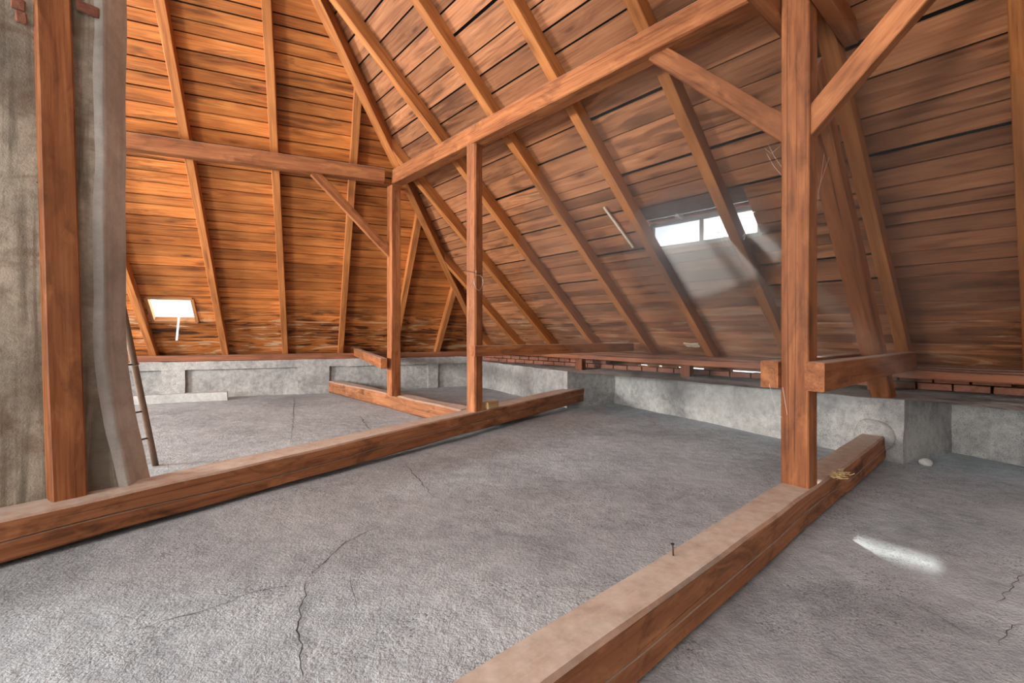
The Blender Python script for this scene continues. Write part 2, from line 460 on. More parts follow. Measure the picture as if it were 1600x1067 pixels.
# dormer-slope wall: saw-toothed in plan
F0 = V((1.37, 7.95, 0))
def FT(a, o, z=0): return F0 + AH * (a - 1.02) + BH * o + Z * z   # along the rafter feet, o outwards
S = [V((-1.02, 10.85, 0)), V((.86, 7.25, 0)), V((1.71, 7.73, 0)), V((3.40, 4.03, 0)), V((4.22, 4.45, 0)), V((5.2, 1.5, 0)), V((5.6, .3, 0))]
back = [FT(9.0, .75), FT(-2.6, .75)]
bm = prism_bm(S + back, -.06, .545)
bmesh.ops.triangulate(bm, faces=[f for f in bm.faces if len(f.verts) > 4])
slice_bm(bm, (.15, .15, .09)); rough_bm(bm, .016, 4.0, 2.2)
wall_right = link('wall_right', bm, 'wall')
tag(wall_right, kind='structure', label='low rough rendered knee wall stepping in and out below the dormer slope')
# bricks of the upstand behind the wall plate
for c in range(2):
    for i in range(34):
        a = -2.6 + i * .275 + (.13 if c else 0)
        if c and any(e[0] - .25 < a < e[1] + .25 for e in ((1.55, 1.8), (1.95, 2.1), (2.3, 2.75), (3.15, 3.62), (6.2, 6.5))): continue
        p = FT(a, .16, .583 + c * .078)
        obox('brick', 'brick', p, AH, Z, .258 + random.uniform(-.006, .006), .12, .068, wall_right, bev=.006, jit=.003)
# unseen cross wall added behind the viewer to shut out sky light there
W0 = FT(9.9, .6); W1 = FT(9.9, -12.4)
wn3 = AH * .3
bm = prism_bm([W0, W1, W1 + wn3, W0 + wn3], -.05, 6.2)
slice_bm(bm, .6); rough_bm(bm, .01, 3, 1)
tag(link('wall_lightblock', bm, 'wall'), kind='structure', label='unseen rendered cross wall added opposite the hip slope to block sky light')
# mortar lump round the end of the near tie beam
bm = bmesh.new(); bmesh.ops.create_icosphere(bm, subdivisions=3, radius=1)
bmesh.ops.scale(bm, vec=(.075, .17, .14), verts=bm.verts); rough_bm(bm, .02, 9, 4)
link('mortar_collar', bm, 'wall', wall_right, frame_from(V((3.30, 4.23, .20)), V((.91, .41, 0)), Z), True)

# ================================================================== ROOF SHEATHING
def rows_from(us, vs_list, O, Np, UP):
    """photo rows where board joints cross one upright line, turned into heights on the slope"""
    res = []
    for v in vs_list:
        d = V(((us - 800.) / 725., 1., -(v - 525.) / 725.)); c = V((0, 0, CAMH))
        p = c + d * ((O + Np * NB - c).dot(Np) / d.dot(Np))
        res.append((p - O).dot(UP))
    return res
rowsR = rows_from(1585, [24, 71, 101, 135, 174, 205, 239, 267, 288, 310, 334, 361, 386, 406, 430, 453, 470, 486, 497, 510, 525, 541, 556], O_R, N_R, UP_R)
rowsL = rows_from(400, [12, 31, 55, 75, 100, 124, 145, 166, 189, 213, 234, 251, 268, 286, 302, 321, 334, 351, 364, 378, 392, 408, 422, 437, 451, 466, 476, 488, 504, 516, 528, 541, 552], O_L, N_L, UP_L)
def extend(rows, top, bottom, w):
    rows = sorted(rows, reverse=True)
    while rows[0] < top: rows.insert(0, rows[0] + w * random.uniform(.85, 1.15))
    while rows[-1] > bottom: rows.append(rows[-1] - w * random.uniform(.85, 1.15))
    return rows
rowsR = extend(rowsR, 5.4, -4.75, .24)
rowsL = extend(rowsL, 5.2, -4.75, .22)
RAF_R = [-2.0, -.93, .05, 1.08, 2.12, 3.08, 4.06, 5.17, 6.04, 7.0, 8.0, 9.0, 10.0]
RAF_L = [-2.4, -1.45, -.53, .53, 1.53, 2.52, 3.60, 4.6, 5.6, 6.6]

def empty_struct(name, loc, label):
    o = empty(name, loc); return tag(o, label=label, kind='structure')
ceil_r = empty_struct('ceiling_right', RP(4, -4.3), 'brown board sheathing of the slope with the dormer window')
ceil_l = empty_struct('ceiling_left', LP(2, -4.3), 'orange brown board sheathing of the hip slope with the small skylight')

def board(parent, mat, P, a0s, a1s, s0, s1, n0, th, O, AXd, UPd, Nd):
    """one board between s0 (low) and s1 (high); ends a0s=(at s0, at s1), a1s likewise; lies at n0..n0+th"""
    bm = bmesh.new()
    mid = (min(a0s), (s0 + s1) / 2)
    org = P(mid[0], mid[1], n0)
    mat4 = Matrix((AXd, UPd, Nd)).transposed().to_4x4(); mat4.translation = org
    tilt = random.uniform(-.004, .004)
    dz = random.uniform(-.003, .003)
    c = [(a0s[0], s0), (a1s[0], s0), (a1s[1], s1), (a0s[1], s1)]
    lo = [bm.verts.new((a - mid[0], s - mid[1], dz + (tilt if k > 1 else -tilt))) for k, (a, s) in enumerate(c)]
    hi = [bm.verts.new((v.co.x, v.co.y, v.co.z + th)) for v in lo]
    for i in range(4): bm.faces.new((lo[i], lo[(i + 1) % 4], hi[(i + 1) % 4], hi[i]))
    bm.faces.new(lo[::-1]); bm.faces.new(hi)
    return link('board', bm, mat, parent, mat4)

EAVE = [(a_, b_, -4.59, -4.51) for a_, b_ in ((1.60, 1.78), (1.95, 2.05), (2.3, 2.75), (3.15, 3.62), (6.25, 6.5))]   # daylight slits where eave boards are missing
DORM = (2.97, 4.25, -2.17, -1.60)      # opening of the dormer window: a0, a1, s0, s1
SKYL = (2.87, 3.49, -3.31, -2.77)      # skylight opening on the hip slope
def lay(parent, mat, P, rows, rafters, hipf, amax, openings, AXd, UPd, Nd, sgn):
    prev_j = None
    for i in range(len(rows) - 1):
        s1, s0 = rows[i] - random.uniform(.005, .012), rows[i + 1] + random.uniform(.006, .013)
        if s1 - s0 < .03: continue
        h0, h1 = hipf(s0), hipf(s1)
        start = min(h0, h1)
        # joints on rafters
        joints = []
        k = [r for r in rafters if r > max(h0, h1) + .5 and r < amax - .3]
        j = random.choice([0, 1, 2])
        while j < len(k):
            joints.append(k[j]); j += random.choice([2, 3, 3, 4])
        cuts = [None] + joints + [amax]
        for q in range(len(cuts) - 1):
            a0 = (h0 + .005, h1 + .005) if cuts[q] is None else (cuts[q] + .003, cuts[q] + .003)
            a1 = (cuts[q + 1] - .003,) * 2
            pieces = [(a0, a1, s0, s1)]
            for (oa0, oa1, os0, os1) in openings:
                new = []
                for (b0, b1, t0, t1) in pieces:
                    if t1 <= os0 + .004 or t0 >= os1 - .004 or b1[0] <= oa0 or max(b0) >= oa1:
                        new.append((b0, b1, t0, t1)); continue
                    lo_part, hi_part = t0 < os0 - .03, t1 > os1 + .03
                    if lo_part: new.append((b0, b1, t0, os0 - .002))
                    if hi_part: new.append((b0, b1, os1 + .002, t1))
                    m0, m1 = (os0 if lo_part else t0), (os1 if hi_part else t1)
                    if max(b0) < oa0 - .03: new.append((b0, (oa0, oa0), m0, m1))
                    if b1[0] > oa1 + .03: new.append(((oa1, oa1), b1, m0, m1))
                pieces = new
            for (b0, b1, t0, t1) in pieces:
                board(parent, mat, P, b0, b1, t0, t1, NB, .024, None, AXd, UPd, Nd)
lay(ceil_r, 'board_r', RP, rowsR, RAF_R, lambda s: hip_a(s, NB), 10.6, [DORM] + EAVE, AX, UP_R, N_R, 1)
lay(ceil_l, 'board_l', LP, rowsL, RAF_L, lambda s: hip_d(s, NB), 6.4, [SKYL], DH, UP_L, N_L, -1)
# dark roofing felt over the boards (closes the joints), with the same openings
def felt(P, hipf, amax, top, bottom, op_list, parent):
    def quad(c):
        bm = bmesh.new(); bm.faces.new([bm.verts.new(P(a, s, NB + .055)) for a, s in c])
        bmesh.ops.solidify(bm, geom=bm.faces[:], thickness=.006)
        return link('roofing_felt', bm, 'dark', parent)
    ss = sorted({top, bottom} | {o[2] for o in op_list} | {o[3] for o in op_list})
    for s0, s1 in zip(ss, ss[1:]):
        mid = (s0 + s1) / 2
        act = sorted([o for o in op_list if o[2] < mid < o[3]])
        st = None
        for o in act:
            quad([(hipf(s0) if st is None else st, s0), (o[0], s0), (o[0], s1), (hipf(s1) if st is None else st, s1)]); st = o[1]
        quad([(hipf(s0) if st is None else st, s0), (amax, s0), (amax, s1), (hipf(s1) if st is None else st, s1)])
felt(RP, lambda s: hip_a(s, NB + .055) - .03, 10.6, rowsR[0], -4.85, [DORM] + EAVE, ceil_r)
felt(LP, lambda s: hip_d(s, NB + .055) - .03, 6.4, rowsL[0], -4.85, [SKYL], ceil_l)

# partial opposite slope, unseen, added to limit sky light; rest left unbuilt
g0 = RP(-1.0, 5.42, NB); g1 = RP(10.6, 5.42, NB); gd = -BH * 4.4 - Z * 3.9
bm = bmesh.new(); bm.faces.new([bm.verts.new(q) for q in (g0 + gd * .52, g1 + gd * .52, g1 + gd, g0 + gd)])
bmesh.ops.solidify(bm, geom=bm.faces[:], thickness=.03)
tag(link('ceiling_lightblock', bm, 'board_r'), kind='structure', label='unseen partial sheathing opposite the dormer, added to limit sky light')

# ================================================================== TIE BEAMS ON THE FLOOR
BT = .21
b1dir = V((.740, .673, 0)).normalized()
b1c = onz(782, 1063, BT)                         # middle of the top at the lower edge of the picture
p_n = V((b1c.x, b1c.y, BT - .105)) - b1dir * 1.2
p_f = p_n + b1dir * 6.25
beam_near = timber('tie_beam', p_n, V((p_f.x, p_f.y, p_n.z)), .175, .21, 'beam', ch=.012, jit=.010, seg=.12, notch=(-1, -.15, .02, 1.0),
    label='heavy tie beam with a nail standing in its dusty top, ending in the knee wall', cat='beam', group='tie beams on the floor')
e0 = V((-2.453, 2.223, .215)); e1 = V((1.15, 7.42, .27))
d2 = (e1 - e0).normalized(); n2 = V((-d2.y, d2.x, 0)).normalized()
q0 = e0 - d2 * 1.4; q1 = e1 + d2 * .25
off = n2 * .125 - Z * .105
beam_mid = timber('tie_beam', q0 + off, q1 + off, .25, .21, 'beam', ch=.012, jit=.010, seg=.12, notch=(-1, -.1, .025, 1.0),
    label='long tie beam with a lengthwise drying crack carrying the leaning post beside the chimney', cat='beam', group='tie beams on the floor')
g0 = V((-3.69, 9.22, .105)); g1 = V((-.83, 5.80, .105))
d3 = (g1 - g0).normalized(); n3 = V((-d3.y, d3.x, 0)).normalized()
if n3.x < 0: n3 = -n3
beam_far = timber('tie_beam', g0 + n3 * .12 + d3 * -.15, g1 + n3 * .12 + d3 * .30, .22, .225, 'beam', ch=.02, jit=.012, seg=.15,
    label='short tie beam running from the hip wall and butting against the long tie beam', cat='beam', group='tie beams on the floor')

# ================================================================== POSTS
def post(near, fdir, bz, tz, w, label, lean=V((0, 0, 0)), mat='timber', **kw):
    """near: nearest bottom corner, fdir: direction of one face to the right and back"""
    f = V((fdir[0], fdir[1], 0)).normalized(); g = V((-f.y, f.x, 0))
    c = V((near[0], near[1], 0)) + f * w / 2 + g * w / 2
    p0 = V((c.x, c.y, bz)); p1 = V((c.x, c.y, tz)) + lean
    return timber('post', p0, p1, w, w, mat, up=g, label=label, cat='post', group='posts', **kw)
P1R = V((1.74, 2.816, 0)); P2C = V((-.4275, 5.297, 0))
post_r = post((1.735, 2.71), (BH.x, BH.y), .195, 3.24, .15, 'sturdy post standing on the nailed tie beam, clasped by paired tie timbers', ch=.006, jit=.004)
post_m = post((-.41, 5.2), (.57, .82), .235, 3.27, .14, 'post with a hanging wire loop where two tie beams meet', ch=.016, jit=.004)
post_c = post((-1.765, 6.80), (BH.x, BH.y), .215, 3.32, .15, 'post under the corner where the two purlins meet', ch=.007, jit=.006, notch=(-1, .1, .015, 1.0))
post_l = post((-2.443, 2.463), (.57, .82), .205, 3.35, .145, 'reddish post with a long drying crack leaning in front of the chimney', lean=V((-.105, 0, 0)), ch=.008, jit=.004, notch=(-1, .05, .02, 1.0))

# ================================================================== PURLINS
pr0 = A0 + BH * .09 + Z * .10 - AX * .05
timber('purlin', pr0, pr0 + AX * 8.6, .18, .20, 'timber', label='long purlin under the dormer slope carried by three posts', cat='purlin', group='purlins', ch=.012, jit=.006)
pl0 = A0 + CH * .08 + Z * .10 + DH * .12
timber('purlin', pl0, pl0 + DH * 6.0, .16, .19, 'timber', label='shorter purlin under the hip slope running from the corner post past the chimney', cat='purlin', group='purlins', ch=.010, jit=.005)

# ================================================================== RAFTERS
def rafter(P, a, s0, s1, Nd, label, group, w=.10, h=.145):
    return timber('rafter', P(a, s0, h / 2), P(a, s1, h / 2), w, h, 'rafter', up=Nd, label=label, cat='rafter', group=group, ch=.005, jit=.004)
LR = {-2.0: 'very short jack rafter of the dormer slope down in the roof corner', -.93: 'short jack rafter of the dormer slope meeting the hip rafter below the purlin', .05: 'longer jack rafter of the dormer slope meeting the hip rafter just above the purlin',
      1.08: 'common rafter of the dormer slope first after the hip rafter, rising past the wire-hung post', 2.12: 'common rafter of the dormer slope second after the hip rafter',
      3.08: 'common rafter of the dormer slope along the near-corner side of the dormer window, edge splintered', 4.06: 'common rafter crossing in front of the dormer window panes',
      5.17: 'common rafter close behind the slanting strut of the sturdy post', 6.04: 'common rafter next after the one behind the slanting strut, bare boards between'}
def s_hip_for_a(a):   # slope height at which rafter a meets the hip on the right slope
    f0, f1 = hip_a(0, .07), hip_a(1, .07); return (a - f0) / (f1 - f0)
def s_hip_for_d(d):
    f0, f1 = hip_d(0, .07), hip_d(1, .07); return (d - f0) / (f1 - f0)
for a in RAF_R:
    if a > 6.5: continue
    top = 5.2
    sh = s_hip_for_a(a)
    top = min(top, sh)
    if top < -4.1: continue
    lab = LR.get(a, 'common rafter of the dormer slope outside the view')
    rafter(RP, a, -4.3 if a > -1.9 else -4.2, top, N_R, lab, 'rafters of the dormer slope')
LL = {-2.4: 'very short jack rafter of the hip slope down in the roof corner', -1.45: 'short jack rafter of the hip slope low beside the roof corner', -.53: 'jack rafter of the hip slope meeting the hip rafter behind the corner post',
      .53: 'rafter of the hip slope crossed by the diagonal brace of the corner post', 1.53: 'middle rafter of the hip slope above the short tie beam end', 2.52: 'rafter of the hip slope next to the skylight, away from the chimney',
      3.60: 'rafter of the hip slope between the chimney and the skylight'}
for d in RAF_L:
    if d > 4.7: continue
    top = min(5.0, s_hip_for_d(d))
    if top < -4.0: continue
    rafter(LP, d, -4.12, top, N_L, LL.get(d, 'rafter of the hip slope hidden behind the chimney'), 'rafters of the hip slope')
# hip rafter along the meeting line of both slopes
hp0 = RP(hip_a(-4.2, .05), -4.2, .05); hp1 = RP(hip_a(5.2, .05), 5.2, .05)
timber('hip_rafter', hp0, hp1, .11, .17, 'rafter', up=(N_R + N_L), label='long hip rafter climbing from the roof corner over the joint of the purlins', cat='rafter', ch=.005, jit=.004)

# ================================================================== WALL PLATES
t0 = WL(-3.1, .10, .70); t1 = WL(6.0, .10, .70)
timber('wall_plate', t0, t1, .16, .115, 'plate', label='reddish stained wall plate on the ledge of the hip wall', cat='wall plate', group='wall plates', ch=.01, jit=.008)
for i, (o, w, dz, lab) in enumerate([(-.31, .15, -.022, 'innermost low plank of the wall plate, its edge over the knee wall ledge'), (-.14, .15, 0, 'inner plank of the wall plate on blocks under the dormer slope'), (.02, .16, .012, 'middle plank of the wall plate under the dormer slope'), (.19, .17, .02, 'outer plank of the wall plate under the dormer rafter feet')]):
    u0 = FT(-1.3, o, .795 + dz); u1 = FT(7.6, o, .735 + dz)
    timber('wall_plate', u0, u1, w, .07, 'plate', label=lab, cat='wall plate', group='wall plates', ch=.008, jit=.012, seg=.2)
for a, lab in ((1.0, 'wooden block under the wall plate beside the long tie beam end'), (4.98, 'wooden block under the wall plate next to the slanting strut foot'), (2.9, 'wooden block under the wall plate below the dormer window'), (6.7, 'wooden block under the wall plate beyond the slanting strut')):
    zt = .795 - .06 * (a + 1.3) / 8.9 - .03
    timber('plate_block', FT(a, -.27, .535), FT(a, -.27, zt - .03), .11, .14, 'plate', up=AH, label=lab, cat='block', group='blocks under the wall plate', ch=.006, jit=.004)

# ================================================================== TIES, BRACES AND STRUT
def tie(base, t0, t1, z0, z1, w, label, dirv=BH, zslope=0):
    zc = (z0 + z1) / 2
    a = V((base.x, base.y, 0)) + dirv * t0 + Z * zc; b = V((base.x, base.y, 0)) + dirv * t1 + Z * (zc + zslope)
    return timber('tie_timber', a, b, w, z1 - z0, 'timber', label=label, cat='tie', group='tie timbers', ch=.005, jit=.004)
tie(P1R + AH * .122, -.14, 2.62, .785, .95, .10, 'low tie timber clasping the sturdy post on its side away from the dormer')
tie(P1R - AH * .122, -.12, 2.62, .785, .95, .10, 'low tie timber clasping the sturdy post on its dormer side, cobweb hanging below')
tie(P1R + AH * .122, -2.2, .62, 3.06, 3.21, .08, 'high collar tie beside the sturdy post on its side away from the dormer')
tie(P1R - AH * .122, -2.2, .62, 3.06, 3.21, .08, 'high collar tie beside the sturdy post on its dormer side')
tie(P2C + V((.40, -.46, 0)).normalized() * .13, -.12, 2.85, .875, .995, .09, 'low tie timber nailed to the wire-hung post')
timber('tie_timber', (-1.86, 6.74, .70), (-3.15, 9.38, .78), .09, .15, 'timber', label='short low tie timber from the corner post to the hip slope', cat='tie', group='tie timbers', ch=.005, jit=.004)
def brace(p0, p1, w, h, label, up=Z):
    return timber('brace', p0, p1, w, h, 'timber', up=up, label=label, cat='brace', group='braces', ch=.005, jit=.004)
pa = V((P1R.x, P1R.y, 2.33)) - AH * .03; pb = V((P1R.x, P1R.y, 3.26)) - AH * .97
brace(pa, pb, .09, .13, 'diagonal brace from the sturdy post up to the long purlin on the dormer side')
pa = V((P1R.x, P1R.y, 2.33)) + AH * .03; pb = V((P1R.x, P1R.y, 3.26)) + AH * .97
brace(pa, pb, .09, .13, 'weathered split diagonal brace from the sturdy post up to the purlin, away from the dormer')
pc = V((-1.77, 6.92, 2.28)); pd = A0 + DH * 1.05 + CH * .07 + Z * .02
brace(pc, pd, .07, .12, 'slim diagonal brace from the corner post to the hip-slope purlin')
strut = timber('strut', V((P1R.x, P1R.y, .50)) + BH * 2.27, V((P1R.x, P1R.y, 2.78)) + BH * .12, .15, .15, 'timber', up=UP_R, label='thick slanting strut from the knee wall up behind the sturdy post', cat='strut', ch=.007, jit=.005)

# ================================================================== DORMER WINDOW
a0, a1, s0, s1 = DORM
lowp = RP(a0, s0, NB - .01); WZ = .27
win = empty('window_1', RP((a0 + a1) / 2, s0, NB)); tag(win, kind='structure', label='low two-pane dormer window with a weathered frame in the roof slope')
def wpt(a, z, o=0.0):   # vertical window plane along AX
    p = RP(a, DORM[2], NB + .02); return V((p.x, p.y, p.z)) + BH * o + Z * z
wpt_d = wpt
def wbar(a_, b_, w, h, name='window_frame', mat='frame'):
    return timber(name, a_, b_, w, h, mat, parent=win, ch=.003, jit=.001)
wbar(wpt(a0, .0), wpt(a1, .0), .06, .045)
wbar(wpt(a0, WZ + .02), wpt(a1, WZ + .02), .06, .045)
for a_ in (a0 + .02, a1 - .02): timber('window_frame', wpt(a_, .0), wpt(a_, WZ + .02), .05, .045, 'frame', up=AX, parent=win, ch=.003, jit=.001)
am = a0 + .5 * (a1 - a0)
timber('mullion', wpt(am, .0), wpt(am, WZ + .02), .045, .03, 'frame', up=AX, parent=win, ch=.003, jit=.001)
for x0_, x1_ in ((a0 + .04, am - .012), (am + .012, a1 - .04)):
    bm = bmesh.new()
    c = [wpt(x0_, .02), wpt(x1_, .02), wpt(x1_, WZ), wpt(x0_, WZ)]
    bm.faces.new([bm.verts.new(q) for q in c])
    link('pane', bm, 'clear', win)
# dormer ceiling and cheeks
top_edge = [RP(a0 - .05, s1 + .03, NB + .03), RP(a1 + .05, s1 + .03, NB + .03)]
wt = [wpt(a0 - .05, WZ + .05, .03), wpt(a1 + .05, WZ + .05, .03)]
for k in range(4):
    f0, f1 = k / 4, (k + 1) / 4 - .01
    c = [top_edge[0].lerp(wt[0], f0), top_edge[1].lerp(wt[1], f0), top_edge[1].lerp(wt[1], f1), top_edge[0].lerp(wt[0], f1)]
    bm = bmesh.new(); bm.faces.new([bm.verts.new(q) for q in c]); bmesh.ops.solidify(bm, geom=bm.faces[:], thickness=.02)
    link('dormer_board', bm, 'board_r', win)
bm = bmesh.new(); bm.faces.new([bm.verts.new(q + Z * .06) for q in (top_edge[0], top_edge[1], wt[1], wt[0])]); link('dormer_felt', bm, 'dark', win)
for aa in (a0 - .04, a1 + .04):
    bm = bmesh.new()
    bm.faces.new([bm.verts.new(q) for q in (wpt(aa, -.03, .03), wpt(aa, WZ + .05, .03), RP(aa, s1 + .03, NB + .02))])
    bmesh.ops.solidify(bm, geom=bm.faces[:], thickness=.02)
    link('cheek', bm, 'board_r', win)

# ================================================================== SKYLIGHT
a0, a1, s0, s1 = SKYL
sk = empty('window_2', LP((a0 + a1) / 2, s0, NB)); tag(sk, kind='structure', label='small hinged skylight in the hip slope with a hanging metal stay')
for (p, q) in (((a0, s0), (a1, s0)), ((a0, s1), (a1, s1)), ((a0, s0), (a0, s1)), ((a1, s0), (a1, s1))):
    timber('window_frame', LP(p[0], p[1], NB + .035), LP(q[0], q[1], NB + .035), .05, .11, 'skyframe', up=N_L, parent=sk, ch=.004, jit=.001)
bm = bmesh.new(); bm.faces.new([bm.verts.new(LP(a, s, NB + .085)) for a, s in ((a0, s0), (a1, s0), (a1, s1), (a0, s1))]); link('pane', bm, 'clear', sk)
ss0 = LP(2.98 + .14, s0 + .10, NB + .02)
timber('stay', ss0, ss0 + V((.05, -.12, -.40)), .035, .008, 'stay', up=V((0, -1, 0)), parent=sk, ch=.001, jit=0)

# ================================================================== CHIMNEY
C0 = V((-2.39, 2.716, 0)); fd = V((.6, .8, 0)); rd = V((-.232, .973, 0)); rn = V((.973, .232, 0))
CB = C0 - fd * 1.1; CR = C0 + rd * .22; CBK = CR - fd * 1.2
chim = empty('chimney', V((-2.8, 2.7, 0)))
tag(chim, 'patchy plastered masonry chimney with a flared foot behind the leaning post', 'chimney')
def flare(z):
    z = max(z, 0)
    t = [(0, .185), (.22, .130), (.39, .098), (.55, .062), (.73, .034), (.9, .012), (1.1, 0)]
    for (za, da), (zb, db) in zip(t, t[1:]):
        if za <= z <= zb: return da + (db - da) * (z - za) / (zb - za)
    return 0
bm = prism_bm([CB, C0 - rn * .03, CR - rn * .03, CBK], -.02, 4.6)
slice_bm(bm, (.12, .12, .08)); 
nb = n2
for v in bm.verts:
    k = flare(v.co.z)
    if k and (v.co - C0).dot(rn) > -.25: v.co += rn * k * max(0, 1 + ((v.co - C0).dot(rn)) / .25)
rough_bm(bm, .008, 3.0, 5)
link('masonry', bm, 'plaster', chim, smooth=False)
# smooth render coat on the side face, flaring out at the foot
bm = bmesh.new(); prev = None; nzs = 60
for i in range(nzs + 1):
    z = -.02 + 4.6 * i / nzs; k = flare(z)
    row = []
    wob = .012 * noise.noise(V((z * 2.5, 1.3, 0))) + .006 * noise.noise(V((z * 9, 4.3, 0)))
    for j in range(7):
        t = j / 6
        q = C0 + rd * (-.012 + .235 * t) + rn * (k + .002 + (.01 * noise.noise(V((z * 1.8, t * 3, 7))))) + V((0, 0, z))
        if j == 0: q += fd * -.0 + rn * wob * .4 - rd * wob
        row.append(bm.verts.new(q))
    inner = [bm.verts.new(C0 + rd * (-.012) + rn * (k - .05) + V((0, 0, z)))]
    row = inner + row
    if prev:
        for x, y in zip(range(7), range(1, 8)): bm.faces.new((prev[x], prev[y], row[y], row[x]))
    prev = row
link('render_coat', bm, 'plaster_side', chim, smooth=True)
# bricks where the plaster has come off near the top
for (uu, vv, ln) in ((137, 14, .10), (28, 6, .055), (33, 27, .045)):
    d = V(((uu - 800.) / 725., 1, -(vv - 525.) / 725.)); nn = V((-fd.y, fd.x, 0))
    p = V((0, 0, CAMH)) + d * ((C0 - V((0, 0, CAMH))).dot(nn) / d.dot(nn))
    obox('brick', 'brick', p, fd, Z, ln, .016, .06, chim, bev=.006, jit=.003)

# ================================================================== LOOSE THINGS
pb0 = onz(243, 727, FZ); pp = at_depth(203, 536, 3.62); pt = pb0 + (pp - pb0) * 1.75
pipe = empty('leaning_pipe', pb0); tag(pipe, 'rusty brown pipe leaning against the back of the chimney', 'pipe')
link('tube', tube_bm([pb0 + (pt - pb0) * k / 10 for k in range(11)], .024, 12), 'pipe', pipe, smooth=True)
for f_ in (.84 * 1 / 1.75 * 1.0, .47 / 1.0 * .57 * 1.0, .14):
    q = pb0 + (pt - pb0) * f_
    link('bracket', tube_bm([q, q + V((-.06, -.42, 0))], .007, 6), 'iron', pipe)
q = pb0 + (pt - pb0) * (.84 / 1.75)
tdir = (pt - pb0).normalized(); uu = tdir.cross(Z).normalized(); ww = tdir.cross(uu)
link('binding_wire', tube_bm([q + (uu * math.cos(t * .5236) + ww * math.sin(t * .5236)) * .028 + tdir * .004 * math.sin(t) for t in range(13)], .004, 5), 'wire', pipe)

sl0 = onz(225, 632, FZ); sl1 = onz(355, 625, FZ); sd = (sl1 - sl0).normalized()
bm = box_bm((0, 0, 0), 2.0, .17, .145); slice_bm(bm, (.12, .09, .08)); rough_bm(bm, .012, 6, 1)
cbar = link('concrete_bar', bm, 'slab', None, frame_from(sl1 - sd * 1.0 + V((-sd.y, sd.x, 0)) * .085 + Z * .070, sd, Z))
tag(cbar, 'dusty grey concrete bar lying on the floor before the hip wall', 'concrete bar')

ob = P2C + d2 * .235 - n2 * .045
obk = obox('wood_offcut', 'paleblock', V((ob.x, ob.y, .292)), d2, Z, .20, .11, .075, None, bev=.006, jit=.006)
tag(obk, 'pale wooden offcut lying on the long tie beam beside the wire-hung post', 'offcut')

# nail standing in the near beam
np_ = onz(1052, 868, BT)
nail = empty('nail', np_ - Z * .01); tag(nail, 'bent iron nail standing in the top of the tie beam that carries the sturdy post', 'nail')
link('shank', tube_bm([np_ - Z * .012, np_ + V((-.001, 0, .02)), np_ + V((-.003, 0, .046))], .0032, 8), 'iron', nail, smooth=True)
link('head', tube_bm([np_ + V((-.003, 0, .045)), np_ + V((-.0035, 0, .049))], .0075, 10), 'iron', nail)
hk = at_depth(56, 284, 2.50)
hook = tag(link('hook', tube_bm([hk + V((.012, .01, -.0)), hk + V((-.012, 0, -.004)), hk + V((-.016, 0, 0)), hk + V((-.016, 0, .016))], .003, 6), 'iron'), 'small bent iron hook driven into the side of the leaning post', 'hook')

# wire loop on the middle post
ctr = V((-.385, 5.235, 0))
def pw(u, v, dy=0): return at_depth(u, v, 5.16 + dy)
loop = [pw(744, 422), pw(744, 430, .02), pw(750, 430, .03), pw(754, 434, .05), pw(754.5, 442, .05), pw(752, 450, .04), pw(748, 454, .02), pw(743, 450, .0), pw(741, 442, .0), pw(742, 434, 0)]
wl = empty('wire_loop', pw(744, 430)); tag(wl, 'thin bent wire loop hanging on the post where two tie beams meet', 'wire')
link('loop', tube_bm(loop, .0035, 6), 'wire', wl, smooth=True)
link('strand', tube_bm([pw(723, 423, .10), pw(733, 424, -.0), pw(744, 427, -.01), pw(754, 428, .05)], .0028, 5), 'iron', wl)

# splinters on the near beam behind the post
sp = onz(1303, 741, BT + .005)
bm = bmesh.new()
for i in range(46):
    c = sp + b1dir * random.gauss(0, .055) + V((b1dir.y, -b1dir.x, 0)) * random.gauss(.03, .022) + Z * random.uniform(.0, .014)
    t = V((random.uniform(-1, 1), random.uniform(-1, 1), random.uniform(-.25, .25))).normalized() * random.uniform(.008, .03)
    s = t.cross(Z).normalized() * random.uniform(.001, .004)
    h = Z * random.uniform(.001, .003)
    vs4 = [bm.verts.new(c + q) for q in (-t - s, t - s, t + s, -t + s)]; vt4 = [bm.verts.new(v.co + h) for v in vs4]
    bm.faces.new(vs4[::-1]); bm.faces.new(vt4)
    for k in range(4): bm.faces.new((vs4[k], vs4[(k + 1) % 4], vt4[(k + 1) % 4], vt4[k]))
tag(link('wood_splinters', bm, 'straw'), 'scatter of yellow wood splinters on the heavy tie beam between the sturdy post and the knee wall', 'splinters', kind='stuff')

# stone at the foot of the wall step
bm = bmesh.new(); bmesh.ops.create_icosphere(bm, subdivisions=3, radius=.045); bmesh.ops.scale(bm, vec=(1.2, .9, .8), verts=bm.verts); rough_bm(bm, .012, 14, 3)
stp = onz(1440, 724, FZ) + V((-.02, -.06, .025))
bmesh.ops.translate(bm, vec=stp, verts=bm.verts)
tag(link('stone', bm, 'slab', smooth=True), 'small pale stone at the foot of the stepped knee wall', 'stone')

# pale lath added for a sunlit board edge, and broken pieces near the dormer
lt = timber('lit_edge_lath', RP(2.72, -1.42, NB - .02), RP(2.80, -2.05, NB - .03), .03, .02, 'pale', up=N_R, label='pale lath added for the sunlit board edge beside the splintered rafter', cat='lath', ch=.003, jit=.004)

